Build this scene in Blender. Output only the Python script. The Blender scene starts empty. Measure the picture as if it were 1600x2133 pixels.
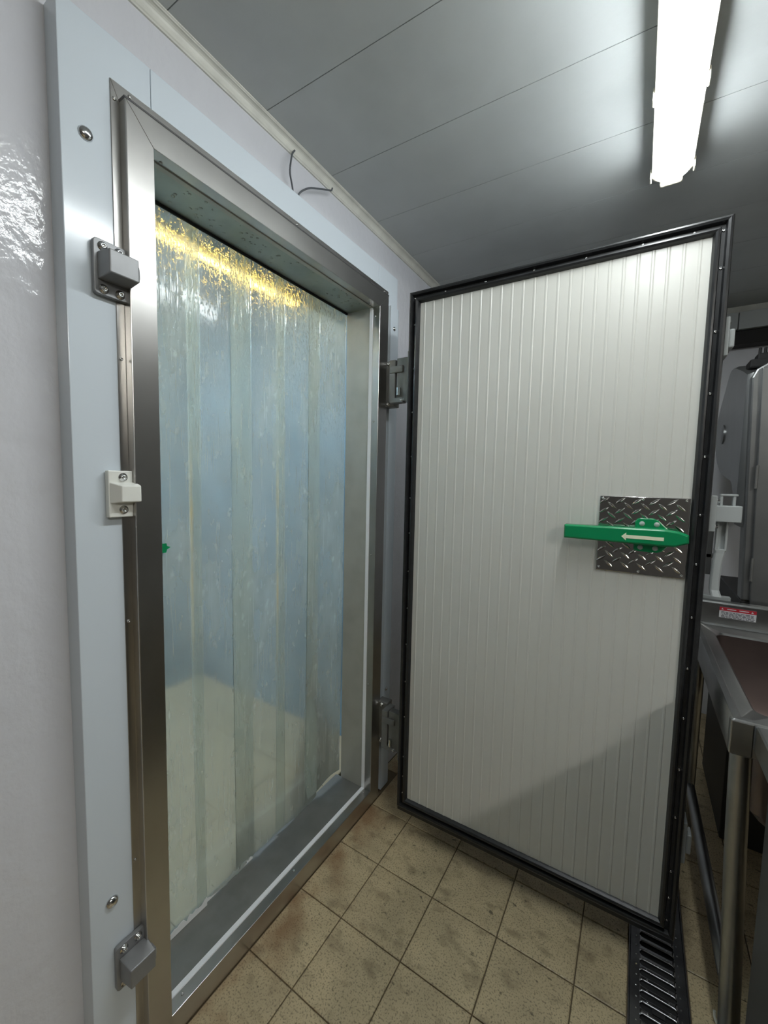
import bpy, bmesh, math, random
from mathutils import Vector, Matrix, Euler
random.seed(7)
PI = math.pi
SC = bpy.context.scene
COL = SC.collection

# ------------------------------------------------------------------ camera
cam = bpy.data.cameras.new('camera'); cam_o = bpy.data.objects.new('camera', cam); COL.objects.link(cam_o)
YAW, PIT, ROL, FPX = 0.559045, 0.0780638, 0.0217201, 847.16
Fw = Vector((-math.sin(YAW)*math.cos(PIT), math.cos(YAW)*math.cos(PIT), -math.sin(PIT)))
Rt0 = Vector((math.cos(YAW), math.sin(YAW), 0)); Up0 = Rt0.cross(Fw)
Rt = math.cos(ROL)*Rt0 + math.sin(ROL)*Up0; Up = -math.sin(ROL)*Rt0 + math.cos(ROL)*Up0
M = Matrix(((Rt.x, Up.x, -Fw.x), (Rt.y, Up.y, -Fw.y), (Rt.z, Up.z, -Fw.z))).to_4x4()
M.translation = (0.908294, -1.404805, 1.410233)
cam_o.matrix_world = M
cam.sensor_fit = 'VERTICAL'; cam.sensor_height = 36.0; cam.sensor_width = 27.0
cam.lens = FPX/2133*36.0; cam.clip_start = 0.02
SC.camera = cam_o

# ------------------------------------------------------------------ world, exposure
w = bpy.data.worlds.new('world'); SC.world = w; w.use_nodes = True
w.node_tree.nodes['Background'].inputs[0].default_value = (0.6, 0.65, 0.7, 1)
w.node_tree.nodes['Background'].inputs[1].default_value = 0.0
SC.view_settings.view_transform = 'Standard'; SC.view_settings.look = 'None'
SC.view_settings.exposure = 0.36; SC.view_settings.gamma = 1.0; SC.view_settings.use_curve_mapping = False
LAMP_E = 28.0          # strength of the fluorescent diffusers
LAMP_COL = (0.94, 0.99, 1.0)

# ------------------------------------------------------------------ materials
MATS = {}
def mat(name, base=(.8,.8,.8), rough=.5, metal=0.0, var=0.0, vscale=6.0, vstretch=(1,1,1), rvar=0.0,
        bump=0.0, bscale=40.0, bstretch=(1,1,1), spec=.5, emit=None, estr=0.0, objrand=0.0, dirt=None):
    m = bpy.data.materials.new(name); m.use_nodes = True; nt = m.node_tree; N = nt.nodes; L = nt.links
    b = N['Principled BSDF']
    b.inputs['Base Color'].default_value = (*base, 1); b.inputs['Roughness'].default_value = rough
    b.inputs['Metallic'].default_value = metal; b.inputs['Specular IOR Level'].default_value = spec
    geo = N.new('ShaderNodeNewGeometry')
    def noise(scale, stretch, detail=4.0):
        mp = N.new('ShaderNodeMapping'); mp.inputs['Scale'].default_value = stretch
        L.new(geo.outputs['Position'], mp.inputs['Vector'])
        n = N.new('ShaderNodeTexNoise'); n.inputs['Scale'].default_value = scale; n.inputs['Detail'].default_value = detail
        L.new(mp.outputs['Vector'], n.inputs['Vector']); return n
    def mul(a, lo, hi):
        r = N.new('ShaderNodeMapRange'); r.inputs['From Min'].default_value = .3; r.inputs['From Max'].default_value = .7
        r.inputs['To Min'].default_value = lo; r.inputs['To Max'].default_value = hi; L.new(a, r.inputs['Value']); return r.outputs['Result']
    col = None
    if var or objrand or dirt:
        v = None
        if var: v = mul(noise(vscale, vstretch).outputs['Fac'], 1-var, 1+var)
        if objrand:
            oi = N.new('ShaderNodeObjectInfo'); r = N.new('ShaderNodeMapRange')
            r.inputs['To Min'].default_value = 1-objrand; r.inputs['To Max'].default_value = 1+objrand
            L.new(oi.outputs['Random'], r.inputs['Value'])
            if v is None: v = r.outputs['Result']
            else:
                mm = N.new('ShaderNodeMath'); mm.operation = 'MULTIPLY'; L.new(v, mm.inputs[0]); L.new(r.outputs['Result'], mm.inputs[1]); v = mm.outputs[0]
        if v is not None:
            vm = N.new('ShaderNodeVectorMath'); vm.operation = 'SCALE'; vm.inputs[0].default_value = base; L.new(v, vm.inputs['Scale'])
            col = vm.outputs['Vector']
    if dirt:
        for (dc, sc, st, t0, t1, amt, *fade) in dirt:
            n = noise(sc, st, 6.0); r = N.new('ShaderNodeMapRange')
            r.inputs['From Min'].default_value = t0; r.inputs['From Max'].default_value = t1
            r.inputs['To Max'].default_value = amt; L.new(n.outputs['Fac'], r.inputs['Value']); fo = r.outputs['Result']
            if fade:
                sp = N.new('ShaderNodeSeparateXYZ'); L.new(geo.outputs['Position'], sp.inputs[0]); fr = N.new('ShaderNodeMapRange'); fr.interpolation_type = 'SMOOTHSTEP'
                fr.inputs['From Min'].default_value = fade[0]; fr.inputs['From Max'].default_value = fade[1]; fr.inputs['To Min'].default_value = 1; fr.inputs['To Max'].default_value = 0
                L.new(sp.outputs['X'], fr.inputs['Value']); mm2 = N.new('ShaderNodeMath'); mm2.operation = 'MULTIPLY'; L.new(fo, mm2.inputs[0]); L.new(fr.outputs['Result'], mm2.inputs[1]); fo = mm2.outputs[0]
            mx = N.new('ShaderNodeMix'); mx.data_type = 'RGBA'; L.new(fo, mx.inputs['Factor'])
            if col is None: mx.inputs[6].default_value = (*base, 1)
            else: L.new(col, mx.inputs[6])
            mx.inputs[7].default_value = (*dc, 1); col = mx.outputs[2]
    if col is not None: L.new(col, b.inputs['Base Color'])
    if rvar: L.new(mul(noise(vscale*1.3, vstretch).outputs['Fac'], max(.02, rough-rvar), rough+rvar), b.inputs['Roughness'])
    if bump:
        bp = N.new('ShaderNodeBump'); bp.inputs['Strength'].default_value = bump; bp.inputs['Distance'].default_value = .01
        L.new(noise(bscale, bstretch).outputs['Fac'], bp.inputs['Height']); L.new(bp.outputs['Normal'], b.inputs['Normal'])
    if emit:
        b.inputs['Emission Color'].default_value = (*emit, 1); b.inputs['Emission Strength'].default_value = estr
    MATS[name] = m; return m

mat('casing', (.66,.73,.79), .16, var=.02, vscale=2)
mat('wall_paint', (.68,.69,.73), .12, var=.04, vscale=3, bump=.28, bscale=38, bstretch=(1,1,.8), dirt=[((.5,.5,.5), 5, (1,1,1), .62, .8, .35)])
mat('wall_smooth', (.74,.76,.80), .3, var=.02)
mat('wall_side', (.20,.20,.20), .45, var=.03)  # unseen kitchen walls, darkened to cut the bounced light
mat('ceiling_paint', (.55,.58,.585), .36, var=.05, vscale=4, dirt=[((.40,.43,.44), 3, (1,1,1), .5, .8, .5)], bump=.03, bscale=60)
mat('cove', (.66,.66,.60), .35, var=.08, vscale=20)
mat('steel', (.52,.51,.49), .28, 1.0, var=.07, vscale=5, dirt=[((.36,.35,.33), 6, (1,1,.6), .45, .85, .6)], bump=.015, bscale=12)
mat('steel_reveal', (.47,.47,.42), .45, .35, var=.08, vscale=7, dirt=[((.36,.35,.30), 9, (1,1,1), .5, .8, .6)])
mat('steel_sill', (.25,.25,.235), .42, .5, var=.15, vscale=6, dirt=[((.17,.17,.15), 9, (1,1,1), .5, .8, .7)])
mat('steel_galv', (.42,.46,.42), .46, .85, var=.10, vscale=8, dirt=[((.25,.27,.25), 10, (1,1,1), .5, .75, .5)])
mat('pvc_white', (.90,.92,.94), .28)
mat('door_sheet', (.60,.60,.555), .30, var=.015, vscale=3)
mat('door_skin', (.45,.47,.47), .35, .6)
mat('rubber', (.015,.016,.017), .34, var=.3, vscale=30, spec=.5)
mat('chrome', (.72,.73,.74), .14, 1.0)
mat('screw_steel', (.58,.58,.57), .22, 1.0)
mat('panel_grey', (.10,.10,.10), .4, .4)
mat('cast_grey', (.25,.255,.26), .42, .35, var=.06, vscale=30)
mat('cast_dark', (.22,.22,.21), .40, .3, var=.1, vscale=20)
mat('nylon', (.80,.81,.76), .32)
mat('diamond', (.60,.59,.58), .09, 1.0, bump=.06, bscale=35)
mat('green', (.004,.24,.085), .24)
mat('arrow', (.80,.82,.62), .5)
mat('rivet_grey', (.42,.45,.43), .5)
mat('grey_paint', (.42,.45,.45), .38)
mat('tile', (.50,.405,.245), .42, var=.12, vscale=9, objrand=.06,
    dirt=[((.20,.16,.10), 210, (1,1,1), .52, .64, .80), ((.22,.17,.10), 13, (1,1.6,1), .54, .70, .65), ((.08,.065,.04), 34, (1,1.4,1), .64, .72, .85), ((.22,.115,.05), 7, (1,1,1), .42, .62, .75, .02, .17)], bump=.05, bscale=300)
mat('tile_inside', (.46,.39,.265), .5, var=.06, objrand=.04)
mat('grout', (.14,.105,.06), .8)
mat('drain_steel', (.16,.16,.165), .3, .9, var=.2, vscale=20)
mat('bar_steel', (.34,.34,.35), .22, 1.0)
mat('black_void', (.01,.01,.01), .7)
mat('sink_steel', (.38,.39,.39), .32, 1.0, var=.15, vscale=8, dirt=[((.25,.25,.24), 12, (1,1,1), .4, .85, .5)])
mat('bowl_steel', (.19,.15,.14), .42, .9, var=.15, vscale=5)
mat('saw_cast', (.34,.35,.35), .30, .85, var=.06, vscale=10, dirt=[((.26,.26,.26), 16, (1,1,1), .4, .9, .4)])
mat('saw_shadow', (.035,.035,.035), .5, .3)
mat('sticker_white', (.75,.76,.78), .4)
mat('sticker_red', (.55,.03,.05), .4)
mat('sticker_ink', (.08,.08,.10), .5)
mat('wire_grey', (.10,.11,.12), .5)
mat('lamp_body', (.55,.52,.45), .35)
mat('lamp_clear', (.80,.76,.62), .2)
mat('lens', (.9,.9,.9), .4, emit=LAMP_COL, estr=LAMP_E)
mat('lens_twin', (.9,.9,.9), .4, emit=(1.0,.98,.92), estr=LAMP_E*1.75)
mat('amber_lens', (.9,.8,.5), .4, emit=(1.0,.60,.09), estr=14.0)
mat('inside_fill', (.9,.9,.9), .4, emit=(.86,.95,1.0), estr=38.0)  # emission of the added light that brightens the freezer interior
mat('freezer_wall', (.20,.31,.40), .5, .2, var=.25, vscale=2)
mat('frost', (.85,.87,.86), .8)
mat('water', (.75,.80,.78), .05, 0.0)

def strip_material():
    m = bpy.data.materials.new('pvc_strip'); m.use_nodes = True; nt = m.node_tree; N = nt.nodes; L = nt.links
    for n in list(N): N.remove(n)
    out = N.new('ShaderNodeOutputMaterial'); geo = N.new('ShaderNodeNewGeometry')
    def noise(scale, st, det=4):
        mp = N.new('ShaderNodeMapping'); mp.inputs['Scale'].default_value = st; L.new(geo.outputs['Position'], mp.inputs['Vector'])
        n = N.new('ShaderNodeTexNoise'); n.inputs['Scale'].default_value = scale; n.inputs['Detail'].default_value = det
        L.new(mp.outputs['Vector'], n.inputs['Vector']); return n.outputs['Fac']
    def rng(a, f0, f1, t0, t1):
        r = N.new('ShaderNodeMapRange'); r.inputs['From Min'].default_value = f0; r.inputs['From Max'].default_value = f1
        r.inputs['To Min'].default_value = t0; r.inputs['To Max'].default_value = t1; L.new(a, r.inputs['Value']); return r.outputs['Result']
    def math2(op, a, b):
        x = N.new('ShaderNodeMath'); x.operation = op
        for i, s in enumerate((a, b)):
            if isinstance(s, (int, float)): x.inputs[i].default_value = s
            else: L.new(s, x.inputs[i])
        return x.outputs[0]
    # condensation: droplets and runs, denser towards the top of the curtain
    sep = N.new('ShaderNodeSeparateXYZ'); L.new(geo.outputs['Position'], sep.inputs[0])
    wet = rng(sep.outputs['Z'], 1.45, 1.95, 0.0, 1.0)
    drops = rng(noise(150, (1,1,.55), 3), .55, .68, 0, 1)
    runs = rng(noise(60, (1,1,.05), 2), .56, .70, 0, 1)
    hgt = math2('MULTIPLY', math2('ADD', drops, math2('MULTIPLY', runs, .7)), wet)
    warp = math2('MULTIPLY', noise(5, (1,1,.3), 2), 1.2)
    bp = N.new('ShaderNodeBump'); bp.inputs['Strength'].default_value = .5; bp.inputs['Distance'].default_value = .004
    L.new(math2('ADD', hgt, warp), bp.inputs['Height'])
    refr = N.new('ShaderNodeBsdfRefraction'); refr.inputs['IOR'].default_value = 1.12; refr.inputs['Roughness'].default_value = .20
    refr.inputs['Color'].default_value = (.96,.99,.98,1); L.new(bp.outputs['Normal'], refr.inputs['Normal'])
    trl = N.new('ShaderNodeBsdfTranslucent'); trl.inputs['Color'].default_value = (.90,.95,.88,1)
    dif = N.new('ShaderNodeBsdfDiffuse'); dif.inputs['Color'].default_value = (.92,.96,.86,1)
    stn = None
    for y0, z0, z1 in ((-.716, .85, 1.5), (-.389, .75, 1.55)):
        d = math2('ABSOLUTE', math2('ADD', sep.outputs['Y'], -y0), 0.0)
        band = rng(math2('ADD', d, math2('MULTIPLY', noise(30, (1,1,.25), 3), .016)), .005, .014, 1.0, 0.0)
        zz = rng(math2('ABSOLUTE', math2('ADD', sep.outputs['Z'], -(z0+z1)/2), 0.0), (z1-z0)*.2, (z1-z0)*.55, 1.0, 0.0)
        v = math2('MULTIPLY', band, zz); stn = v if stn is None else math2('MAXIMUM', stn, v)
    cm = N.new('ShaderNodeMix'); cm.data_type = 'RGBA'; cm.inputs[6].default_value = (.92,.96,.86,1); cm.inputs[7].default_value = (.80,.62,.30,1)
    L.new(stn, cm.inputs[0]); L.new(cm.outputs[2], dif.inputs['Color'])
    sct = N.new('ShaderNodeMixShader'); sct.inputs[0].default_value = .72; L.new(trl.outputs[0], sct.inputs[1]); L.new(dif.outputs[0], sct.inputs[2])
    # scratches and grey haze
    haze = rng(noise(9, (1,1,.35), 6), .3, .72, .17, .33)
    scr = rng(noise(150, (1,1,.03), 3), .60, .74, 0, .10)
    scr2 = rng(noise(42, (1,1.0,.5), 8), .60, .74, 0, .10)
    fac = math2('ADD', math2('ADD', haze, math2('MULTIPLY', stn, .35)), math2('ADD', scr, scr2))
    mix = N.new('ShaderNodeMixShader'); L.new(fac, mix.inputs[0]); L.new(refr.outputs[0], mix.inputs[1]); L.new(sct.outputs[0], mix.inputs[2])
    gl = N.new('ShaderNodeBsdfGlossy'); gl.inputs['Roughness'].default_value = .12; gl.inputs['Color'].default_value = (1,1,1,1); L.new(bp.outputs['Normal'], gl.inputs['Normal'])
    fr = N.new('ShaderNodeFresnel'); fr.inputs['IOR'].default_value = 1.35
    m2 = N.new('ShaderNodeMixShader'); L.new(fr.outputs[0], m2.inputs[0]); L.new(mix.outputs[0], m2.inputs[1]); L.new(gl.outputs[0], m2.inputs[2])
    L.new(m2.outputs[0], out.inputs['Surface']); MATS['pvc_strip'] = m
strip_material()

# ------------------------------------------------------------------ geometry helpers
PM = {}   # world matrices of parents
def finish(name, bm, m, parent=None, local=False, smooth=False, bevel=0.0, label=None, cat=None, group=None, kind=None, bseg=2):
    bmesh.ops.recalc_face_normals(bm, faces=bm.faces)
    me = bpy.data.meshes.new(name)
    xs = [v.co for v in bm.verts]
    c = Vector(((min(v.x for v in xs)+max(v.x for v in xs))/2, (min(v.y for v in xs)+max(v.y for v in xs))/2, min(v.z for v in xs)))
    for v in bm.verts: v.co -= c
    bm.to_mesh(me); bm.free()
    me.materials.append(MATS[m] if isinstance(m, str) else m)
    if smooth:
        for p in me.polygons: p.use_smooth = True
    return place(name, me, c, None, parent, local, bevel, label, cat, group, kind, bseg, smooth)
def place(name, me, loc, rot=None, parent=None, local=False, bevel=0.0, label=None, cat=None, group=None, kind=None, bseg=2, smooth=False):
    o = bpy.data.objects.new(name, me); COL.objects.link(o); o.location = loc
    if rot is not None: o.rotation_euler = rot
    mw = Matrix.Translation(loc) @ (Euler(rot).to_matrix().to_4x4() if rot is not None else Matrix())
    if parent is not None:
        o.parent = parent
        if local: mw = PM[parent.name] @ mw
        else: o.matrix_parent_inverse = PM[parent.name].inverted()
    PM[o.name] = mw
    if bevel:
        b = o.modifiers.new('bevel', 'BEVEL'); b.width = bevel; b.segments = bseg; b.limit_method = 'ANGLE'; b.angle_limit = .6
    if smooth:
        e = o.modifiers.new('edges', 'EDGE_SPLIT'); e.split_angle = .7
    tag(o, label, cat, group, kind); return o
def tag(o, label=None, cat=None, group=None, kind=None):
    for k, v in (('label', label), ('category', cat), ('group', group), ('kind', kind)):
        if v: o[k] = v
    return o
def empty(name, loc=(0,0,0), rz=0.0, parent=None, **k):
    o = bpy.data.objects.new(name, None); COL.objects.link(o); o.location = loc; o.rotation_euler = (0,0,rz); o.empty_display_size = .05
    mw = Matrix.Translation(loc) @ Matrix.Rotation(rz, 4, 'Z')
    if parent is not None:
        o.parent = parent; o.matrix_parent_inverse = PM[parent.name].inverted()
    PM[o.name] = mw; tag(o, **k); return o
def bx(bm, x0, x1, y0, y1, z0, z1):
    v = [bm.verts.new((x, y, z)) for x in (x0,x1) for y in (y0,y1) for z in (z0,z1)]
    for f in ((0,1,3,2),(4,6,7,5),(0,4,5,1),(2,3,7,6),(0,2,6,4),(1,5,7,3)): bm.faces.new([v[i] for i in f])
def box(name, b, m, parent=None, **k):
    bm = bmesh.new(); bx(bm, *b); return finish(name, bm, m, parent, **k)
def boxes(name, bs, m, parent=None, **k):
    bm = bmesh.new()
    for b in bs: bx(bm, *b)
    return finish(name, bm, m, parent, **k)
def loft(bm, rings, close=True, caps=True):
    vs = [[bm.verts.new(p) for p in r] for r in rings]
    n = len(vs[0])
    for a, b in zip(vs, vs[1:]):
        for i in range(n if close else n-1):
            j = (i+1) % n; bm.faces.new((a[i], a[j], b[j], b[i]))
    if caps and close: bm.faces.new(vs[0][::-1]); bm.faces.new(vs[-1])
    return vs
def prism(bm, pts, fn, a, b): loft(bm, [[fn(p, a) for p in pts], [fn(p, b) for p in pts]])
def tube(bm, path, r, n=10):
    path = [Vector(p) for p in path]; rings = []
    for i, p in enumerate(path):
        d = (path[min(i+1, len(path)-1)]-path[max(i-1, 0)]).normalized()
        u = d.cross(Vector((0,0,1)));  u = u.normalized() if u.length > .01 else Vector((1,0,0)); v = d.cross(u)
        rr = r[i] if isinstance(r, (list, tuple)) else r
        rings.append([p+u*math.cos(2*PI*k/n)*rr+v*math.sin(2*PI*k/n)*rr for k in range(n)])
    loft(bm, rings)
def lathe(bm, prof, n=14):   # profile (r, h) about local z
    rings = [[Vector((r*math.cos(2*PI*k/n), r*math.sin(2*PI*k/n), h)) for k in range(n)] for r, h in prof]
    loft(bm, rings)
def spline(pts, n=6):
    pts = [Vector(p) for p in pts]; out = []
    P = [pts[0]]+pts+[pts[-1]]
    for i in range(1, len(P)-2):
        for k in range(n):
            t = k/n; a, b, c, d = P[i-1], P[i], P[i+1], P[i+2]
            out.append(.5*((2*b)+(c-a)*t+(2*a-5*b+4*c-d)*t*t+(3*b-a-3*c+d)*t*t*t))
    out.append(pts[-1]); return out
# shared fastener meshes, axis along +Z, base at 0
def mesh_of(name, bm, m, smooth=True):
    bmesh.ops.recalc_face_normals(bm, faces=bm.faces); me = bpy.data.meshes.new(name); bm.to_mesh(me); bm.free(); me.materials.append(MATS[m])
    if smooth:
        for p in me.polygons: p.use_smooth = True
    return me
def screw_mesh(r, h, m='screw_steel'):
    bm = bmesh.new(); lathe(bm, [(r,0),(r*.98,h*.4),(r*.8,h*.8),(r*.45,h),(r*.42,h*.6),(r*.05,h*.6)], 12); return mesh_of('screw_head', bm, m)
SM_SMALL = screw_mesh(.0038, .0028); SM_GASK = screw_mesh(.0036, .003, 'chrome')
bm = bmesh.new(); lathe(bm, [(.0130,0),(.0126,.002),(.0104,.0052),(.0064,.0075),(.001,.0082)], 20); SM_DOME = mesh_of('dome_head', bm, 'chrome')
bm = bmesh.new(); lathe(bm, [(.0088,0),(.0088,.0014),(.0058,.0016),(.0055,.0055),(.0045,.0068),(.003,.0068),(.0028,.005),(.0005,.005)], 16); SM_WASH = mesh_of('washer_screw', bm, 'chrome')
RX = (0, PI/2, 0)     # axis to +X
RYm = (PI/2, 0, 0)    # axis to -Y
H = 2.45

# ------------------------------------------------------------------ floor
TS, G = .22, .0018
floor = box('floor', (-.08, 4.0, -4.2, 1.74, -.08, -.006), 'grout', kind='structure', label='beige speckled ceramic tile floor with dark grout lines', )
tile_cache = {}
def tile(x0, x1, y0, y1, parent, m='tile', z=0.0):
    x0 += G; x1 -= G; y0 += G; y1 -= G
    if x1-x0 < .01 or y1-y0 < .01: return
    k = (round(x1-x0, 4), round(y1-y0, 4), m)
    if k not in tile_cache:
        b = bmesh.new(); a, c, e = k[0]/2, k[1]/2, .0025
        loft(b, [[(-a,-c,-.008),(a,-c,-.008),(a,c,-.008),(-a,c,-.008)], [(-a,-c,-.0015),(a,-c,-.0015),(a,c,-.0015),(-a,c,-.0015)], [(-a+e,-c+e,0),(a-e,-c+e,0),(a-e,c-e,0),(-a+e,c-e,0)]])
        tile_cache[k] = mesh_of('tile', b, m, False)
    place('tile', tile_cache[k], ((x0+x1)/2, (y0+y1)/2, z+random.uniform(-.0004,.0004)), None, parent)
DX0, DX1 = .9635, 1.1085
xs = [0.0]+[.1744+TS*i for i in range(9)]
ys = [1.74]+[TS*j for j in range(7, -8, -1)]
for xa, xb in zip(xs, xs[1:]):
    for yb, ya in zip(ys, ys[1:]):
        if xb <= DX0 or xa >= DX1: segs = [(xa, xb)]
        else: segs = [(xa, min(xb, DX0)), (max(xa, DX1), xb)]
        if xa == 0.0 and (yb <= -1.09 or ya >= .21): segs = [(-.0765, xb)]
        for s0, s1 in segs:
            if s1 > s0: tile(s0, s1, ya, yb, floor)
bm = bmesh.new()
x = xs[-1]
while x < 4.0:
    y = -1.54
    while y < 1.7: bx(bm, x+G, min(x+TS, 4.0)-G, y+G, min(y+TS, 1.74)-G, -.006, 0); y += TS
    x += TS
y = -1.54
while y > -4.2:
    x = -.0456
    while x < 4.0:
        if not (x+TS > DX0 and x < DX1): bx(bm, x+G, min(x+TS,4.0)-G, max(y-TS,-4.2)+G, y-G, -.006, 0)
        x += TS
    y -= TS
finish('tile_field', bm, 'tile', floor, kind='stuff')

# ------------------------------------------------------------------ ceiling
ceil = box('ceiling', (-.10, 4.0, -4.2, 1.76, H+.004, H+.05), 'black_void', kind='structure', label='grey painted ceiling of plank panels with thin seams')
sl = .018
seams = [-4.2]+[-.2475+.2885*k for k in range(-13, 7)]+[1.74]
for a, b in zip(seams, seams[1:]):
    if b-a < .03: continue
    bm = bmesh.new(); g = .0011
    f = lambda x, s, e: s if e else s+sl*(x-.3)
    ea, eb = a == seams[0], b == seams[-1]
    pts = [(-.09, f(-.09,a,ea)+g), (3.98, f(3.98,a,ea)+g), (3.98, f(3.98,b,eb)-g), (-.09, f(-.09,b,eb)-g)]
    prism(bm, pts, lambda p, z: (p[0], p[1], z), H, H+.004)
    finish('ceiling_panel', bm, 'ceiling_paint', ceil)

# ------------------------------------------------------------------ walls
XW, XI, XP = -.077, -.160, -.026
Y1, Y2, Z0, Z1 = -.897, -.0146, .066, 2.095
bm = bmesh.new()
bx(bm, XI, XW, -4.2, Y1-.012, 0, H); bx(bm, XI, XW, Y2+.012, 1.74, 0, H)
bx(bm, XI, XW, Y1-.012, Y2+.012, Z1+.012, H); bx(bm, XI, XW, Y1-.012, Y2+.012, -.02, Z0-.012)
finish('wall_left', bm, 'wall_paint', kind='structure', label='white painted freezer wall with a lumpy glossy coat')
box('wall_back', (-.16, 4.0, 1.74, 1.82, -.05, H), 'wall_smooth', kind='structure', label='white wall behind the machine at the far end')
box('wall_right', (4.0, 4.08, -4.2, 1.82, -.05, H), 'wall_side', kind='structure', label='dark grey wall on the far right of the kitchen')
box('wall_front', (-.16, 4.08, -4.28, -4.2, -.05, H), 'wall_side', kind='structure', label='dark grey wall behind the viewer')
# freezer shell
XF, YF0, YF1, ZF = -1.585, -1.35, .24, .05
fr = boxes('wall_freezer', [(XF-.05, XF, YF0, YF1, ZF-.1, 2.5), (XF, XI, YF0-.05, YF0, ZF-.1, 2.5), (XF, XI, YF1, YF1+.05, ZF-.1, 2.5), (XF, XI, YF0, YF1, H, 2.5)], 'freezer_wall', kind='structure', label='blue grey metal walls inside the freezer behind the strip curtain')
ffl = box('floor', (XF, -.192, YF0, YF1, ZF-.1, ZF-.006), 'grout', kind='structure', label='tiled floor inside the freezer behind the strip curtain')
x = XI-.30
edges_x = [-.192, -.448, -.790, -1.133, -1.475, XF]
edges_y = [-.427+.342*k for k in range(-3, 3)]
for xb, xa in zip(edges_x, edges_x[1:]):
    for ya, yb in zip(edges_y, edges_y[1:]): tile(max(xa, XF), xb, max(ya, YF0), min(yb, YF1), ffl, 'tile_inside', ZF)

# cove trim at ceiling
bm = bmesh.new(); prof = [(XW, 2.417), (XW+.004, 2.4175), (XW+.0045, 2.4215), (XW+.0065, 2.424)]
for k in range(7):
    a = k/6*PI/2; prof.append((XW+.0065+.014*(1-math.cos(a)), 2.424+.020*math.sin(a)))
prof += [(XW+.0215, 2.4455), (XW+.024, 2.447), (XW+.024, H), (XW, H)]
prism(bm, prof, lambda p, y: (p[0], y, p[1]), -4.2, 1.74)
finish('trim_1', bm, 'cove', kind='structure', label='cream cove moulding between the left wall and the ceiling')
box('trim_2', (1.2, 4.0, 1.715, 1.74, 2.41, 2.45), 'cove', bevel=.006, kind='structure', label='pale trim where the far wall meets the ceiling')

# ------------------------------------------------------------------ pale casing boards round the doorway
cas = empty('trim_3', (XW, -.5, 0), kind='structure', label='pale blue white casing boards around the freezer doorway')
bd = lambda b, **k: box('board', b, 'casing', cas, bevel=.0015, **k)
bm = bmesh.new()
L = [(-1.054, 0), (-.91, 0), (-.91, 2.12), (-.8875, 2.12), (-.8875, 2.272), (-1.054, 2.272)]
prism(bm, L, lambda p, x: (x, p[0], p[1]), XW, XP); finish('board', bm, 'casing', cas, bevel=.0015)
bd((XW, XP, -.8865, .0125, 2.12, 2.272))
bm = bmesh.new(); L = [(.0, 0), (.16, 0), (.16, 2.272), (.0135, 2.272), (.0135, 2.12), (.0, 2.12)]
prism(bm, L, lambda p, x: (x, p[0], p[1]), XW, XP); finish('board', bm, 'casing', cas, bevel=.0015)
bm = bmesh.new()   # raised hinge board with a rounded outer edge
pr = [(XP, .0845), (-.010, .0845)]+[(-.026+.016*math.cos(a*PI/12), .140+.022*math.sin(a*PI/12)) for a in range(0, 7)]
prism(bm, pr, lambda p, z: (p[0], p[1], z), .003, 2.135); finish('hinge_board', bm, 'casing', cas)
for y, z, xx in ((-1.013, 2.056, XP), (-1.011, .467, XP)): place('rivet', SM_DOME, (xx, y, z), RX, cas)
for y, z in ((.112, 2.047), (.112, .471)): place('screw', SM_WASH, (-.010, y, z), RX, cas)

# ------------------------------------------------------------------ stainless frame
frm = empty('trim_4', (0, -.45, 0), kind='structure', label='brushed stainless steel frame with raised mitred face around the doorway')
def ring_piece(name, sec, side, m, mit=True, bottom=None, **k):
    """sec: list of (t, x): t outward from the opening edge."""
    bm = bmesh.new()
    def ip(t, b, c): return t if t <= 0 else (t/.0555*b if t <= .0555 else b+(t-.0555)/.016*(c-b))
    TZ = lambda t: ip(t, .0600, .0950)
    TY = lambda t: ip(t, .0645, .0980)
    if side in 'LR':
        s = -1 if side == 'L' else 1; e = Y1 if side == 'L' else Y2
        ty = TY if side == 'R' else (lambda t: t); lo = [(x, e+s*ty(t), Z0-min(t, bottom if bottom is not None else t)) for t, x in sec]; hi = [(x, e+s*ty(t), Z1+TZ(t)) for t, x in sec]
    else:
        s = 1 if side == 'T' else -1; e = Z1 if side == 'T' else Z0
        tz = TZ if side == 'T' else (lambda t: t); lo = [(x, Y1-t, e+s*tz(t)) for t, x in sec]; hi = [(x, Y2+TY(t), e+s*tz(t)) for t, x in sec]
    loft(bm, [lo, hi]); return finish(name, bm, m, frm, **k)
face = [(0, 0), (.0545, 0), (.0555, -.001), (.0555, -.0235), (.0715, -.0235), (.0715, XP+.0002), (.010, XP+.0002), (.010, -.030), (0, -.033)]
faceB = [(0, 0), (.0657, 0), (.0657, -.030), (0, -.033)]
for s, nm in (('L', 'jamb'), ('R', 'jamb'), ('T', 'header')): ring_piece(nm, face, s, 'steel', bottom=.066, bevel=.0008, bseg=1)
ring_piece('gap_shade', [(.0555,-.0235),(.0555,-.0004),(.0572,-.0004),(.0572,-.0235)], 'T', 'panel_grey')  # dark strip drawing the shadow line between header face and lip
ring_piece('sill', faceB, 'B', 'steel', bevel=.0012)
brk = [(-.0028, -.033), (-.0028, -.047), (.008, -.047), (.008, -.033)]
for s in 'LRTB': ring_piece('thermal_break', brk, s, 'pvc_white' if s in 'RBL' else 'steel_reveal')
rev = [(.001, -.047), (.001, -.160), (.010, -.160), (.010, -.047)]
ring_piece('reveal', rev, 'L', 'steel_reveal'); ring_piece('reveal', rev, 'R', 'steel_reveal'); ring_piece('reveal', rev, 'T', 'steel_galv')
ring_piece('sill_plate', [(.001, -.047), (.001, -.19), (.008, -.19), (.008, -.047)], 'B', 'steel_sill')
ring_piece('jamb_flange', [(0.001, -.160), (0.001, -.163), (.05, -.163), (.05, -.160)], 'R', 'steel_reveal')
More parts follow.
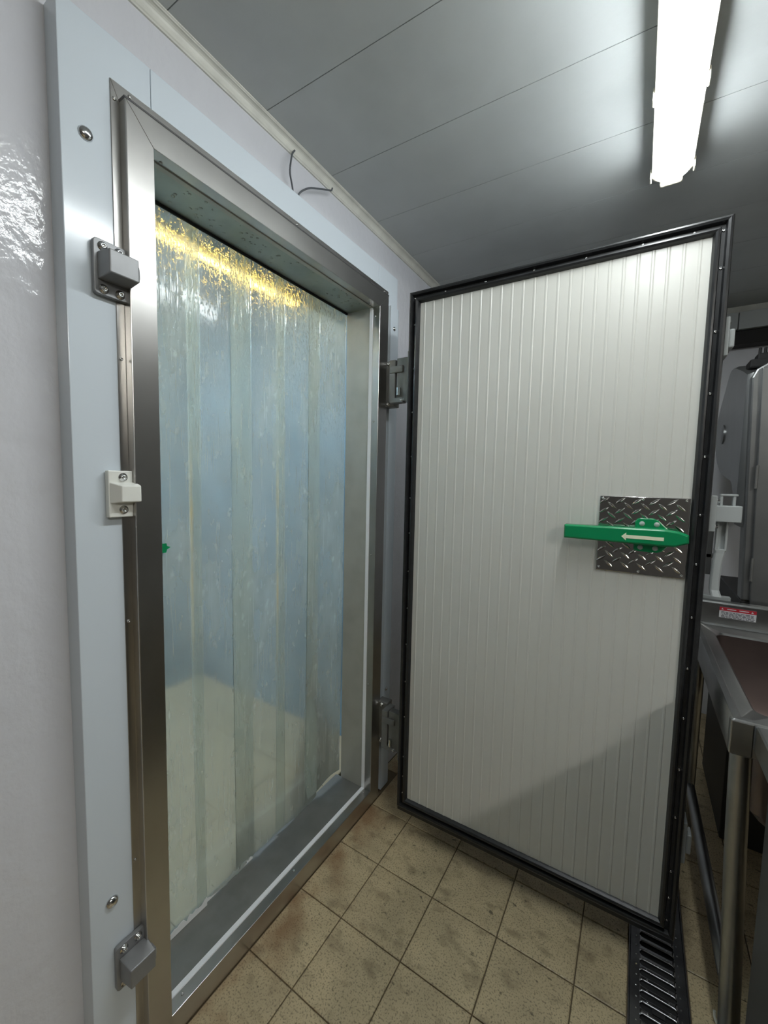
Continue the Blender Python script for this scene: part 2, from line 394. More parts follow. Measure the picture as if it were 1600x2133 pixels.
for y, z in ((-.962, 2.155), (-.962, 1.65), (-.962, 1.09), (-.962, .528), (-.932, 2.180), (-.452, 2.180), (.052, 2.180), (.068, 2.133), (.068, 1.649), (.068, 1.10), (.068, .55), (.068, .06)):
    place('screw', SM_SMALL, (-.0235, y, z), RX, frm)
for z in (2.058, 1.646, 1.1, .543, .108): place('screw', SM_SMALL, (-.021, Y2, z), RYm, frm)
for y in (-.858, -.456, -.038): place('screw', SM_SMALL, (-.020, y, Z0), None, frm)
for y in (-.868, -.054): place('screw', SM_SMALL, (-.026, y, Z1), (PI, 0, 0), frm)
box('gap_shade', (-.1655, -.1602, Y1, Y2, Z1-.006, Z1+.006), 'black_void', frm)  # black strip standing in for the dark gap between reveal and curtain
bm = bmesh.new()    # condensation drops hanging under the header
for i in range(95):
    c0 = random.choice([-.80, -.70, -.64, -.55, -.47, -.40, -.22, -.15, -.08]); y = c0+random.gauss(0, .04); x = random.uniform(-.15, -.055)
    if not (Y1+.02 < y < Y2-.02): continue
    r = random.uniform(.0018, .0052); hh = r*random.uniform(.35, .6)
    rings = [[(x+r*q*math.cos(2*PI*k/9), y+r*q*math.sin(2*PI*k/9), Z1+.001-hh*d) for k in range(9)] for q, d in ((1, -.1), (.92, .35), (.65, .75), (.25, .97))]
    loft(bm, rings)
finish('droplets', bm, 'steel_galv', frm, smooth=True, kind='stuff')

# ------------------------------------------------------------------ strip curtain
cur = empty('strip_curtain', (-.17, -.45, .07), label='translucent PVC strip curtain hanging in the freezer doorway', cat='curtain')
box('rail', (-.205, -.186, -.93, .03, 2.13, 2.19), 'steel_galv', cur, bevel=.003)
strips = [(-.905, -.683, .0685, 0), (-.720, -.499, .070, 1), (-.581, -.358, .083, 0), (-.394, -.168, .0685, 1), (-.236, -.0125, .098, 0)]
for i, (a, b, zb, back) in enumerate(strips):
    bm = bmesh.new(); nx, nz = 12, 46; ph = random.uniform(0, 6); xo = -.169-(.007 if back else 0)
    grid = []
    for j in range(nz+1):
        v = j/nz; z = zb+(2.185-zb)*v; row = []
        for q in range(nx+1):
            u = q/nx; amp = 1-v*.8
            bow = .006*(1-(2*u-1)**2)*(1 if back else -1)*.6
            wv = .0035*amp*math.sin(3*v*PI+ph+u*1.2)
            sh = .006*(1-v)*math.sin(ph*2+v*2)
            row.append(Vector((xo+bow*(.4+.6*amp)+wv*.6, a+(b-a)*u+sh, z+(.006*math.sin(u*7+ph) if j == 0 else 0))))
        grid.append(row)
    for d in (0, -.0018):
        vs = [[bm.verts.new(p+Vector((d, 0, 0))) for p in r] for r in grid]
        for r0, r1 in zip(vs, vs[1:]):
            for q in range(nx): bm.faces.new((r0[q], r0[q+1], r1[q+1], r1[q]) if d == 0 else (r0[q+1], r0[q], r1[q], r1[q+1]))
        if d == 0: A = vs
        else: B = vs
    bd_a = A[0]+[r[-1] for r in A[1:]]+A[-1][::-1][1:]+[r[0] for r in A[::-1]][1:-1]
    bd_b = B[0]+[r[-1] for r in B[1:]]+B[-1][::-1][1:]+[r[0] for r in B[::-1]][1:-1]
    for k in range(len(bd_a)): bm.faces.new((bd_a[k], bd_b[k], bd_b[(k+1) % len(bd_b)], bd_a[(k+1) % len(bd_a)]))
    st = finish('strip', bm, 'pvc_strip', cur, smooth=True)
    bm = bmesh.new()    # frosty lower edge
    bb = [r for r in (a+.004, b-.004)]; n = 22
    top = [random.uniform(.006, .020)*(1.3 if i == 0 else .7) for _ in range(n+1)]
    ring0 = [[(xo+.0040, bb[0]+(bb[1]-bb[0])*k/n, zb-.002), (xo+.0040, bb[0]+(bb[1]-bb[0])*k/n, zb+top[k]), (xo+.0030, bb[0]+(bb[1]-bb[0])*k/n, zb+top[k]), (xo+.0030, bb[0]+(bb[1]-bb[0])*k/n, zb-.002)] for k in range(n+1)]
    if i in (0, 1): loft(bm, ring0); finish('frost', bm, 'frost', st)
    else: bm.free()
bm = bmesh.new(); prism(bm, [(-.845, 1.204), (-.799, 1.204), (-.797, 1.212), (-.787, 1.2175), (-.797, 1.222), (-.798, 1.229), (-.845, 1.229)], lambda p, x: (x, p[0], p[1]), -.159, -.1565)
finish('tag', bm, 'green', cur, label='small green tag on the strip next to the frame')

# ------------------------------------------------------------------ door leaf
TH = 0.01746
DP = Vector((.15922, -.06273, 0))
door = empty('door_1', DP, TH, kind='structure', label='open insulated freezer door with ribbed white panel and black gasket')
K = dict(local=True)
W, ZB, ZT = .910, .1125, 2.090
box('core', (.004, W-.004, .016, .100, ZB+.004, ZT-.004), 'door_skin', door, bevel=.004, **K)
box('outer_skin', (.0, W+.003, .092, .104, ZB, ZT), 'door_skin', door, bevel=.003, **K)
bm = bmesh.new()      # ribbed sheet: one pressed profile
prf = []; x = .036
first = .058
prf.append((.034, .010))
k = 0
while True:
    c = first+.03430*k
    if c > .872: break
    prf += [(c-.0050, .010), (c-.0022, .0090), (c+.0010, .0090), (c+.0034, .0104), (c+.0050, .010)]
    k += 1
prf += [(.876, .010), (.876, .018), (.034, .018)]
prism(bm, prf, lambda p, z: (p[0], p[1], z), ZB+.036, ZT-.036); finish('ribbed_panel', bm, 'door_sheet', door, **K)
# gasket: two beads with a groove, mitred
def gasket(side, sec):
    bm = bmesh.new()
    if side == 'L': r = [[(t, y, ZB+t) for t, y in sec], [(t, y, ZT-t) for t, y in sec]]
    elif side == 'R': r = [[(W-t, y, ZB+t) for t, y in sec], [(W-t, y, ZT-t) for t, y in sec]]
    elif side == 'T': r = [[(t, y, ZT-t) for t, y in sec], [(W-t, y, ZT-t) for t, y in sec]]
    else: r = [[(t, y, ZB+t) for t, y in sec], [(W-t, y, ZB+t) for t, y in sec]]
    loft(bm, r); return finish('gasket', bm, 'rubber', door, smooth=True, **K)
sec = [(0, .016), (0, .002), (.002, -.003), (.007, -.005), (.0125, -.003), (.0145, .003), (.0155, .0095), (.0235, .0095), (.0245, .002), (.0265, -.003), (.031, -.0045), (.036, -.002), (.0385, .004), (.0405, .0085), (.0405, .016)]
for s in 'LRTB': gasket(s, sec)
box('door_sweep', (.002, W-.002, .002, .012, ZB-.015, ZB+.001), 'rubber', door, **K)
for z in (2.059, 1.967, 1.81, 1.653, 1.49, 1.335, 1.202, 1.055, .911, .768, .618, .475, .31, .228, .159):
    place('screw', SM_GASK, (W-.0195, .0095, z), RYm, door, local=True); place('screw', SM_GASK, (.0195, .0095, z+.01), RYm, door, local=True)
for x in (.136, .278, .431, .577, .717, .83): place('screw', SM_GASK, (x, .0095, ZT-.0195), RYm, door, local=True)
for x in (.136, .278, .431, .577, .717, .83): place('screw', SM_GASK, (x, .0095, ZB+.0195), RYm, door, local=True)
# diamond tread plate
pb = (.652, .868, 1.158, 1.379)
plate = box('tread_plate', (pb[0], pb[1], .0035, .0072, pb[2], pb[3]), 'diamond', door, bevel=.002, label='polished diamond tread plate behind the green handle', **K)
plate_local = Matrix.Translation(plate.location)
bm = bmesh.new(); n = 9; l, wd, hh = .0165, .0044, .0022
rings = []
pts = [(-l, 0), (-l*.5, wd*.72), (0, wd), (l*.5, wd*.72), (l, 0), (l*.5, -wd*.72), (0, -wd), (-l*.5, -wd*.72)]
loft(bm, [[(p[0], 0, p[1]) for p in pts], [(p[0]*.86, -hh*.7, p[1]*.62) for p in pts], [(p[0]*.7, -hh, p[1]*.2) for p in pts]])
TREAD = mesh_of('tread', bm, 'diamond', False)
def sub(name, me, loc, rot, par):
    o = bpy.data.objects.new(name, me); COL.objects.link(o); o.parent = par; o.location = Vector(loc)-Vector(par.location); o.rotation_euler = rot; return o
for r in range(-1, 9):
    for c in range(-1, 6):
        for q, (ox, oz, an) in enumerate(((0, 0, -.62), (.0205, -.0143, .66))):
            x = pb[0]+.012+c*.041+ox; z = pb[3]-.013-r*.0286+oz-.002*c*0
            if pb[0]+.0115 < x < pb[1]-.0115 and pb[2]+.009 < z < pb[3]-.009: sub('tread', TREAD, (x, .0037, z), (0, an, 0), plate)
for x, z in ((pb[0]+.008, pb[3]-.007), ((pb[0]+pb[1])/2, pb[3]-.007), (pb[1]-.008, pb[3]-.007), (pb[0]+.008, pb[2]+.010), ((pb[0]+pb[1])/2, pb[2]+.008), (pb[1]-.008, pb[2]+.010)):
    sub('screw', SM_SMALL, (x, .0035, z), RYm, plate)
# green release handle
bm = bmesh.new()
out = [(.565, 1.2515), (.565, 1.2915), (.812, 1.2950), (.842, 1.2915), (.865, 1.2840), (.866, 1.2620), (.835, 1.2500), (.812, 1.2490)]
inn = [(x, 1.272+(z-1.272)*.9) for x, z in out]
loft(bm, [[(x, -.012, z) for x, z in out], [(x, -.044, z) for x, z in out], [(x*1.0+(.003 if x < .6 else (-.004 if x > .85 else 0)), -.050, 1.272+(z-1.272)*.84) for x, z in out]])
hd = finish('release_handle', bm, 'green', door, bevel=.0022, label='green inside release lever with a cream arrow pointing left', **K)
def earpoly(pts, name):
    bm = bmesh.new(); prism(bm, pts, lambda p, y: (p[0], y, p[1]), .0035, -.016); return bm
ear = finish('mounting_ear', earpoly([(.744, 1.230), (.744, 1.310), (.749, 1.317), (.756, 1.3195), (.787, 1.3195), (.800, 1.314), (.824, 1.290), (.824, 1.248), (.812, 1.232), (.800, 1.2265), (.756, 1.2265), (.747, 1.229)], 'ear'), 'green', hd, bevel=.002)
ear.matrix_parent_inverse = hd.matrix_basis.inverted()
bm = bmesh.new(); lathe(bm, [(.0068, 0), (.0066, .0008), (.001, .0009)], 18); CAP = mesh_of('rivet', bm, 'rivet_grey')
for x, z in ((.7605, 1.305), (.795, 1.3045), (.760, 1.2385), (.795, 1.2385)): sub('rivet', CAP, (x, -.0158, z), RYm, hd)
bm = bmesh.new(); prism(bm, [(.713, 1.2695), (.7245, 1.2805), (.7245, 1.2742), (.811, 1.2738), (.811, 1.2648), (.7245, 1.2648), (.7245, 1.2585)], lambda p, y: (p[0], y, p[1]), -.0498, -.0508)
ar = finish('arrow', bm, 'arrow', hd, label='cream arrow pointing left'); ar.matrix_parent_inverse = hd.matrix_basis.inverted()
# hinges on the wall side
def hinge(zc):
    h = boxes('hinge', [(-.170, -.118, .108, .152, zc-.092, zc+.092), (-.122, -.094, .070, .135, zc-.080, zc+.082)], 'cast_dark', door, bevel=.003, **K)
    def ch(nm, bs, m='cast_dark', bv=.002):
        o = boxes(nm, bs, m, h, bevel=bv); o.matrix_parent_inverse = h.matrix_basis.inverted(); return o
    ch('arm', [(-.118, -.058, .066, .100, zc+.030, zc+.056)]); ch('arm', [(-.118, -.058, .070, .100, zc-.086, zc-.066)])
    ch('leaf_block', [(-.088, .003, .072, .105, zc-.080, zc+.086)])
    ch('bracket', [(-.030, .004, .050, .108, zc-.095, zc+.100)])
    bm = bmesh.new(); tube(bm, [(-.075, .066, zc-.060), (-.075, .066, zc-.030)], .008, 12); o = finish('pin', bm, 'screw_steel', h); o.matrix_parent_inverse = h.matrix_basis.inverted()
    for dx, dz in ((-.145, .080), (-.145, -.080)): sub('bolt', SM_WASH, (dx, .108, zc+dz), RYm, h)
    sub('bolt', SM_WASH, (-.062, .072, zc-.076), RYm, h)
    return h
tag(hinge(1.803), label='dark cast hinge near the top of the freezer door'); tag(hinge(.355), label='dark cast hinge near the bottom of the freezer door')
# hardware on the latch edge
def edge_plate(z0, z1):
    p = box('edge_plate', (W+.003, W+.016, .050, .104, z0, z1), 'grey_paint', door, bevel=.003, **K)
    o = box('boss', (W+.016, W+.029, .058, .098, z0+(z1-z0)*.22, z1-(z1-z0)*.30), 'grey_paint', p, bevel=.004); o.matrix_parent_inverse = p.matrix_basis.inverted()
    for z in (z0+.012, z1-.014): sub('bolt', SM_SMALL, (W+.016, .062, z), RX, p)
    return p
edge_plate(1.757, 1.858); edge_plate(.315, .440)
lt = boxes('latch_bracket', [(W+.003, W+.022, .060, .104, 1.289, 1.388), (W+.020, W+.076, .062, .110, 1.317, 1.361)], 'grey_paint', door, bevel=.002, **K)
def lsub(nm, bm, m, **k):
    o = finish(nm, bm, m, lt, **k); o.matrix_parent_inverse = lt.matrix_basis.inverted(); return o
bm = bmesh.new(); bx(bm, W+.030, W+.0365, .080, .098, 1.36, 1.388); bx(bm, W+.0575, W+.064, .080, .098, 1.36, 1.388); bx(bm, W+.030, W+.068, .078, .100, 1.387, 1.3925); lsub('strap', bm, 'grey_paint', bevel=.0015)
bm = bmesh.new(); bx(bm, W+.028, W+.0335, .082, .100, 1.235, 1.318); bx(bm, W+.048, W+.0535, .082, .100, 1.235, 1.318); bx(bm, W+.032, W+.050, .094, .100, 1.235, 1.318); lsub('lever_fork', bm, 'grey_paint', bevel=.0015)
bm = bmesh.new()
rings = []
for z, x0, x1, y0 in ((1.240, .027, .0545, .082), (1.228, .028, .0520, .082), (1.205, .0255, .0475, .080), (1.150, .023, .045, .078), (1.125, .023, .045, .076), (1.108, .026, .050, .066)):
    rings.append([(W+x0, y0+.004, z), (W+x0+.004, y0, z), (W+x1-.004, y0, z), (W+x1, y0+.004, z), (W+x1, y0+.018, z), (W+x0, y0+.018, z)])
loft(bm, rings); lsub('lever', bm, 'grey_paint', bevel=.001)
for z in (1.374, 1.303): sub('bolt', SM_WASH, (W+.022, .072, z), RX, lt)

# ------------------------------------------------------------------ keepers on the left casing
def keeper(z, flip, label):
    k = empty('keeper_block', (XP, -.98, z), label=label, cat='door hardware', group='grey keeper blocks on the casing')
    s = -1 if flip else 1
    bm = bmesh.new(); pts = []
    for cy, cz, a0 in ((-.955, .045, 0), (-1.005, .045, 90), (-1.005, -.046, 180), (-.955, -.046, 270)):
        for q in range(4):
            a = math.radians(a0+q*30); pts.append((cy+.007*math.cos(a), z+s*(cz+.007*math.sin(a)) if not flip else z-(cz+.007*math.sin(a))))
    prism(bm, pts, lambda p, x: (x, p[0], p[1]), -.0234, -.0125); finish('base_plate', bm, 'cast_grey', k, bevel=.0015)
    bm = bmesh.new(); zz = [z-.022, z+.022]
    loft(bm, [[(-.0125, -1.006, zz[0]-.004), (-.0125, -.948, zz[0]-.004), (-.0125, -.948, zz[1]+.004), (-.0125, -1.006, zz[1]+.004)], [(.031, -1.003, zz[0]), (.031, -.949, zz[0]), (.031, -.949, zz[1]), (.031, -1.003, zz[1])]])
    finish('body', bm, 'cast_grey', k, bevel=.0022)
    bm = bmesh.new(); bx(bm, .002, .022, -.950, -.9425, z-.017, z+.014); finish('lug', bm, 'cast_grey', k, bevel=.003)
    bm = bmesh.new(); bx(bm, .006, .018, -.9435, -.9405, z-.009, z+.006); finish('pin', bm, 'grey_paint', k, bevel=.001)
    for y in (-.996, -.966):
        for dz in (.039, -.042): place('screw', SM_WASH, (-.0125, y, z+s*dz), RX, k)
    return k
keeper(1.8165, False, 'grey cast keeper block near the top of the left casing')
keeper(.3055, True, 'grey cast keeper block near the bottom of the left casing')
st = empty('latch_strike', (XP, -.976, 1.32), label='white nylon latch strike screwed beside the steel frame', cat='door hardware')
box('base_plate', (-.0234, -.009, -1.0, -.9525, 1.321, 1.418), 'nylon', st, bevel=.002)
bm = bmesh.new(); loft(bm, [[(-.009, -.998, 1.350), (-.009, -.945, 1.350), (-.009, -.945, 1.394), (-.009, -.998, 1.394)], [(.014, -.985, 1.354), (.014, -.9465, 1.354), (.014, -.9465, 1.387), (.014, -.985, 1.387)]]); finish('catch', bm, 'nylon', st, bevel=.0018)
for z in (1.4045, 1.3365): place('screw', SM_WASH, (-.009, -.972, z), RX, st)

# ------------------------------------------------------------------ loose wires above the casing
def wire(pts, label):
    bm = bmesh.new(); tube(bm, spline(pts, 6), .0028, 8); finish('wire', bm, 'wire_grey', smooth=True, label=label, cat='wire', group='bare cable ends over the doorway')
wire([(XW+.012, -.420, 2.428), (-.058, -.437, 2.405), (-.050, -.452, 2.366), (-.052, -.452, 2.336), (-.060, -.433, 2.305), (-.066, -.425, 2.265)], 'grey cable end curving down from the cove moulding to the casing')
wire([(-.066, -.415, 2.265), (-.060, -.405, 2.308), (-.052, -.370, 2.342), (-.050, -.325, 2.366), (-.052, -.275, 2.392), (-.052, -.258, 2.400), (-.055, -.248, 2.414)], 'grey cable end rising to the right out of the casing top')

# ------------------------------------------------------------------ lamps
def lamp(xc, y0, y1, label, z=H, lens='lens', ends=True):
    t = empty('ceiling_light', (xc, (y0+y1)/2, z), label=label, cat='lamp', group='fluorescent ceiling lights')
    box('housing', (xc-.036, xc+.036, y0+.02, y1-.02, z-.050, z), 'lamp_body', t, bevel=.006)
    def cap(s):   # rounded rectangle in plan
        pts = []; r = s*.9
        for cx, cy, a0 in ((xc+s-r, y1-r-(.053-s), 0), (xc-s+r, y1-r-(.053-s), 90), (xc-s+r, y0+r+(.053-s), 180), (xc+s-r, y0+r+(.053-s), 270)):
            for q in range(7):
                a = math.radians(a0+q*15); pts.append((cx+r*math.cos(a), cy+r*math.sin(a)))
        return pts
    bm = bmesh.new(); loft(bm, [[(x, y, zz) for x, y in cap(s)] for s, zz in ((.046, z-.048), (.053, z-.052), (.0535, z-.064), (.049, z-.066))]); finish('rim', bm, 'lamp_body', t, bevel=.001)
    bm = bmesh.new(); loft(bm, [[(x, y, zz) for x, y in [(x, y-(.034 if y > (y0+y1)/2 else 0)) for x, y in cap(s)]] for s, zz in ((.0475, z-.0665), (.047, z-.078), (.042, z-.092), (.032, z-.101), (.016, z-.105))]); finish('diffuser', bm, lens, t, smooth=True)
    for y in (y1-.05, y1-.36, y0+.36, y0+.05):
        for s in (-1, 1):
            bm = bmesh.new(); bx(bm, xc+s*.0530, xc+s*.0575, y-.012, y+.012, z-.080, z-.050); finish('clip', bm, 'lamp_clear', t, bevel=.0015)
    bm = bmesh.new(); pts = [(x, y) for x, y in cap(.0505) if y > y1-.030]
    bx(bm, xc-.030, xc+.030, y1-.010, y1+.006, z-.078, z-.056); finish('end_cap', bm, 'lamp_clear', t, bevel=.006)
    return t
lamp(.935, -1.05, .240, 'lit fluorescent ceiling light with a clear diffuser above the open door')
lamp(2.60, -2.70, -1.45, 'lit fluorescent ceiling light farther right over the work table', lens='lens_twin')
# inside the freezer
t = empty('freezer_light', (-.7, -.3, 2.36), label='amber tube light inside the freezer seen through the strip curtain', cat='lamp')
bm = bmesh.new(); tube(bm, [(-.70, -1.0, 2.325), (-.70, .205, 2.325)], .009, 12); finish('tube', bm, 'amber_lens', t, smooth=True)
boxes('bracket', [(-.72, -.68, -1.03, .235, 2.352, 2.375), (-.708, -.692, -.9, -.88, 2.375, H), (-.708, -.692, .15, .17, 2.375, H), (-.71, -.69, -1.02, -1.0, 2.31, 2.36), (-.71, -.69, .205, .225, 2.31, 2.36)], 'steel_galv', t)
t = empty('freezer_light', (-1.2, -1.0, H), label='unseen white fill light added inside the freezer behind the near wall', cat='lamp')
box('housing', (-1.55, -.85, -1.25, -.95, H-.03, H), 'lamp_body', t, bevel=.004); box('diffuser', (-1.53, -.87, -1.23, -.97, H-.045, H-.0302), 'inside_fill', t)  # unseen fixture, added to light the interior behind the strips

# ------------------------------------------------------------------ trench drain
dr = empty('floor_drain', ((DX0+DX1)/2, -.4, -.05), label='stainless trench drain grate in the tile floor under the door', cat='drain')
cx = (DX0+DX1)/2
ya, yb = -1.5, .66
boxes('channel', [(DX0+.001, DX0+.004, ya, yb, -.005, .0012), (DX1-.004, DX1-.001, ya, yb, -.005, .0012)], 'drain_steel', dr)
box('pit', (DX0+.004, DX1-.004, ya, yb, -.0058, -.0048), 'black_void', dr)
gz0, gz1 = -.0035, .0008
boxes('rail', [(DX0+.0055, DX0+.029, ya, yb, gz0, gz1)], 'drain_steel', dr, bevel=.0008); boxes('rail', [(DX1-.029, DX1-.0055, ya, yb, gz0, gz1)], 'drain_steel', dr, bevel=.0008)
bm = bmesh.new(); p = .0297; wdt = .0065
n = 8; L0, L1 = DX0+.0285-cx, DX1-.0285-cx
pts = [(L0, wdt+.006), (L0+.006, wdt+.0005), (L0+.014, wdt), (L1-.014, wdt), (L1-.006, wdt+.0005), (L1, wdt+.006), (L1, -wdt-.006), (L1-.006, -wdt-.0005), (L1-.014, -wdt), (L0+.014, -wdt), (L0+.006, -wdt-.0005), (L0, -wdt-.006)]
loft(bm, [[(x, y, gz0) for x, y in pts], [(x, y, gz1-.0004) for x, y in pts], [(x, y*.80, gz1+.0010) for x, y in pts], [(x, y*.45, gz1+.0012) for x, y in pts]])
BAR = mesh_of('grate_bar', bm, 'bar_steel', True)
studs = bmesh.new(); k = 0; y = .024+p*21
while y > ya+.02:
    place('grate_bar', BAR, (cx, y, 0), None, dr)
    for x in (DX0+.0205, DX0+.047, DX1-.047, DX1-.0205):
        lathe_v = [[(x+r*math.cos(2*PI*a/7), y+(p/2 if x in (DX0+.0205,) else 0)*0+r*math.sin(2*PI*a/7), hz) for a in range(7)] for r, hz in ((.0028, gz1-.0003), (.0023, gz1+.0016), (.0008, gz1+.0024))]
        loft(studs, lathe_v)
    y -= p
finish('studs', studs, 'chrome', dr, kind='stuff')
box('screw_tab', (cx-.014, cx+.014, -.1745, -.1625, gz0, gz1), 'drain_steel', dr)

# ------------------------------------------------------------------ sink
snk = empty('sink', (1.45, .15, 0), label='stainless steel sink with a deep bowl and backsplash beside the open door', cat='sink')
SX0, SX1, SY0, SY1, SZ = 1.112, 1.85, -.255, .548, .900
BX0, BX1, BY0, BY1 = 1.170, 1.80, -.175, .445
bm = bmesh.new()     # rim: ring with raised rolled edge and bowl
def rr(x0, x1, y0, y1, r, z, n=5):
    o = []
    for cx_, cy_, a0 in ((x1-r, y1-r, 0), (x0+r, y1-r, 90), (x0+r, y0+r, 180), (x1-r, y0+r, 270)):
        for q in range(n):
            a = math.radians(a0+q*90/(n-1)); o.append((cx_+r*math.cos(a), cy_+r*math.sin(a), z))
    return o
loft(bm, [rr(SX0, SX1, SY0, SY1, .004, SZ-.078), rr(SX0, SX1, SY0, SY1, .004, SZ-.004), rr(SX0+.003, SX1-.003, SY0+.003, SY1-.003, .004, SZ), rr(SX0+.016, SX1-.016, SY0+.016, SY1-.016, .012, SZ), rr(SX0+.022, SX1-.022, SY0+.022, SY1-.022, .014, SZ-.007), rr(BX0-.006, BX1+.006, BY0-.006, BY1+.006, .03, SZ-.009), rr(BX0, BX1, BY0, BY1, .03, SZ-.016)], caps=False)
finish('rim', bm, 'sink_steel', snk, smooth=True)
bm = bmesh.new(); loft(bm, [rr(BX0, BX1, BY0, BY1, .03, SZ-.016), rr(BX0+.004, BX1-.004, BY0+.004, BY1-.004, .035, SZ-.26), rr(BX0+.03, BX1-.03, BY0+.03, BY1-.03, .04, SZ-.30), rr(1.46, 1.50, .11, .15, .015, SZ-.305)], caps=False)
bm.faces.new([v for v in bm.verts][-20:]) ; finish('bowl', bm, 'bowl_steel', snk, smooth=True)
bm = bmesh.new(); prism(bm, [(.541, SZ-.02), (.541, SZ+.074), (.546, SZ+.080), (.570, SZ+.082), (.570, SZ-.02)], lambda p, x: (x, p[0], p[1]), SX0, SX1)
bs = finish('backsplash', bm, 'sink_steel', snk)
for lx, ly, dx in ((1.137, -.232, .028), (1.137, .50, .0), (1.82, -.232, 0), (1.82, .50, 0)):
    bm = bmesh.new(); tube(bm, [(lx, ly, SZ-.075), (lx+dx*.2, ly, .60), (lx+dx, ly, .045)], .0205, 16); lg = finish('leg', bm, 'sink_steel', snk, smooth=True)
    bm = bmesh.new(); tube(bm, [(lx+dx, ly, .05), (lx+dx, ly, .012), (lx+dx, ly, 0)], [.017, .015, .022], 14); finish('foot', bm, 'cast_grey', lg, smooth=True)
bm = bmesh.new(); tube(bm, [(1.150, -.232, .26), (1.140, .50, .26)], .017, 12); finish('stretcher', bm, 'sink_steel', snk, smooth=True)
box('leg_socket', (SX0+.004, SX0+.042, -.252, -.212, SZ-.083, SZ-.074), 'sink_steel', snk, bevel=.002)
box('corner_cap', (SX0-.001, SX0+.040, SY0-.0015, SY0+.02, SZ-.080, SZ-.002), 'sink_steel', snk, bevel=.003)
# warning label on the backsplash
ysk = .5405
lab = box('warning_label', (1.190, 1.295, ysk-.0006, ysk, SZ+.024, SZ+.064), 'sticker_white', snk, label='red and white warning label with rows of fine print')
box('red_band', (1.190, 1.295, ysk-.0010, ysk-.0005, SZ+.051, SZ+.064), 'sticker_red', lab)
bm = bmesh.new()
for x0, x1 in ((1.212, 1.238), (1.247, 1.274)): bx(bm, x0, x1, ysk-.0013, ysk-.0009, SZ+.0562, SZ+.0592)
for x0 in (1.1985, 1.2835): prism(bm, [(x0-.0035, SZ+.0545), (x0+.0035, SZ+.0545), (x0, SZ+.0610)], lambda p, y: (p[0], y, p[1]), ysk-.0013, ysk-.0009)
finish('white_marks', bm, 'sticker_white', lab, kind='stuff')
bm = bmesh.new()
for r in range(5):
    x = 1.195+random.uniform(0, .004); z = SZ+.047-r*.0047
    while x < 1.288:
        w_ = random.uniform(.004, .013); bx(bm, x, min(x+w_, 1.291), ysk-.0010, ysk-.0005, z-.0026, z-.0004); x += w_+.0022
finish('fine_print', bm, 'sticker_ink', lab, kind='stuff')

# ------------------------------------------------------------------ work table beside the sink, nearer the viewer
wt = empty('work_table', (1.5, -.75, 0), label='stainless work table with a side panel next to the sink, nearest the viewer', cat='table')
bm = bmesh.new(); loft(bm, [rr(1.152, 1.85, -1.25, -.262, .004, SZ-.058), rr(1.152, 1.85, -1.25, -.262, .004, SZ-.003), rr(1.155, 1.847, -1.247, -.265, .004, SZ)]); finish('top', bm, 'sink_steel', wt, bevel=.001)
box('side_panel', (1.172, 1.190, -1.22, -.30, .06, SZ-.058), 'panel_grey', wt, bevel=.002)
box('side_panel', (1.800, 1.818, -1.22, -.30, .06, SZ-.058), 'panel_grey', wt, bevel=.002)
for x in (1.181, 1.809):
    for y in (-.33, -1.19):
        bm = bmesh.new(); tube(bm, [(x, y, .065), (x, y, .015), (x, y, 0)], [.012, .012, .018], 12); finish('foot', bm, 'cast_grey', wt)

# ------------------------------------------------------------------ machine behind the sink (cast saw housing)
saw = empty('meat_saw', (1.5, .95, 0), label='tall cast metal machine housing with rounded cover behind the sink', cat='machine')
YS, XS0 = .62, 1.233
# side cover: rounded outline in the y-z plane
outl = spline([(0, .655, 1.845), (0, .80, 1.895), (0, 1.02, 1.945), (0, 1.17, 1.865), (0, 1.28, 1.79), (0, 1.335, 1.70), (0, 1.285, 1.575), (0, 1.12, 1.485), (0, .92, 1.448), (0, .79, 1.425), (0, .72, 1.35), (0, .655, 1.26)], 4)
bm = bmesh.new(); ol = [(p.y, p.z) for p in outl]; cyc = sum(p[0] for p in ol)/len(ol); czc = sum(p[1] for p in ol)/len(ol)
loft(bm, [[(XS0+.42, y, z) for y, z in ol], [(XS0+.012, y, z) for y, z in ol], [(XS0-.004, cyc+(y-cyc)*.975, czc+(z-czc)*.975) for y, z in ol]]); finish('wheel_cover', bm, 'saw_cast', saw, smooth=True)
bm = bmesh.new(); lathe(bm, [(.045, 0), (.045, .006), (.036, .010), (.012, .010)], 20)
for v in bm.verts: v.co = Vector((XS0-.003-v.co.z, 1.10+v.co.x, 1.66+v.co.y))
finish('hub_cover', bm, 'saw_cast', saw, smooth=True)
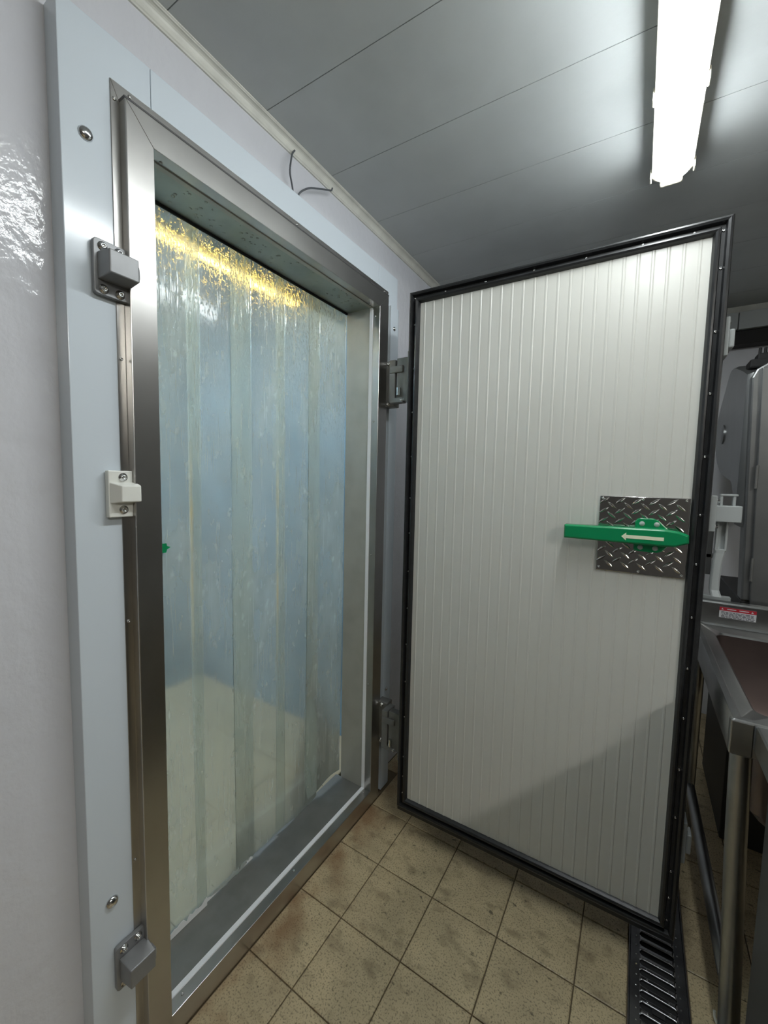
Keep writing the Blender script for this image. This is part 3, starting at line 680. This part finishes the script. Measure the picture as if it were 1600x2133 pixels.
# column with rounded front-left shoulder
bm = bmesh.new(); sh = [(XS0+.0, .98)]+[(XS0, .98), (XS0+.42, .98), (XS0+.42, 1.86)]+[(XS0+.10, 1.875), (XS0+.045, 1.868), (XS0+.016, 1.850), (XS0+.002, 1.82)]
sh = sh[1:]
prism(bm, sh, lambda p, y: (p[0]+ (1.86-p[1])*.034 if p[0] < XS0+.2 else p[0], y, p[1]), YS+.004, .70); finish('column', bm, 'saw_cast', saw, bevel=.006)
bm = bmesh.new(); prism(bm, [(XS0+.032+.022, .945), (XS0+.42, .945), (XS0+.42, 1.855), (XS0+.032-.004, 1.850)], lambda p, y: (p[0], y, p[1]), YS-.012, YS+.003); dd = finish('hinged_door', bm, 'saw_cast', saw, bevel=.003)
for z in (1.452, 1.104):
    x = XS0+.027+(1.86-z)*.030; bm = bmesh.new(); tube(bm, [(x, YS-.014, z-.043), (x, YS-.014, z+.043)], .0045, 10); finish('hinge_knuckle', bm, 'cast_dark', dd)
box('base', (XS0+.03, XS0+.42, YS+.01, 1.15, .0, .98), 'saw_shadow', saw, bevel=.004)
box('table_bar', (1.115, 1.2275, .585, .612, .974, .992), 'grey_paint', saw, bevel=.002)
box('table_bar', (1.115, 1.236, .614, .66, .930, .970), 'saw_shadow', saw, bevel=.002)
boxes('blade_guide', [(1.170, 1.200, .90, .95, 1.02, 1.30), (1.150, 1.205, .90, .95, 1.095, 1.115)], 'saw_cast', saw, bevel=.003)
boxes('tension_clamp', [(1.240, 1.36, .70, .78, 1.872, 1.905), (1.262, 1.36, .71, .77, 1.900, 1.928)], 'black_void', saw, bevel=.006)
for x in (1.272, 1.288, 1.304):
    bm = bmesh.new(); tube(bm, [(x, .735, 1.925), (x, .735, 1.952)], .005, 8); finish('tension_screw', bm, 'black_void', saw)

# ------------------------------------------------------------------ sheet metal box on the far wall
du = empty('wall_duct', (1.8, 1.66, 2.2), label='grey sheet metal duct box high on the far wall with a dark underside', cat='duct')
boxes('panel', [(1.10, 1.318, 1.62, 1.735, 2.292, 2.386)], 'grey_paint', du, bevel=.002)
boxes('panel', [(1.322, 2.6, 1.62, 1.735, 2.292, 2.386)], 'grey_paint', du, bevel=.002)
box('dark_channel', (1.10, 2.6, 1.64, 1.735, 2.215, 2.289), 'black_void', du, bevel=.004)

bm = bmesh.new(); tube(bm, spline([(1.175, -.125, .0035), (1.166, -.112, .004), (1.161, -.100, .010), (1.160, -.094, .022)], 5), .0034, 8)
finish('hose_end', bm, 'nylon', smooth=True, label='short white hose end on the floor by the sink leg', cat='hose')
bpy.context.view_layer.update()
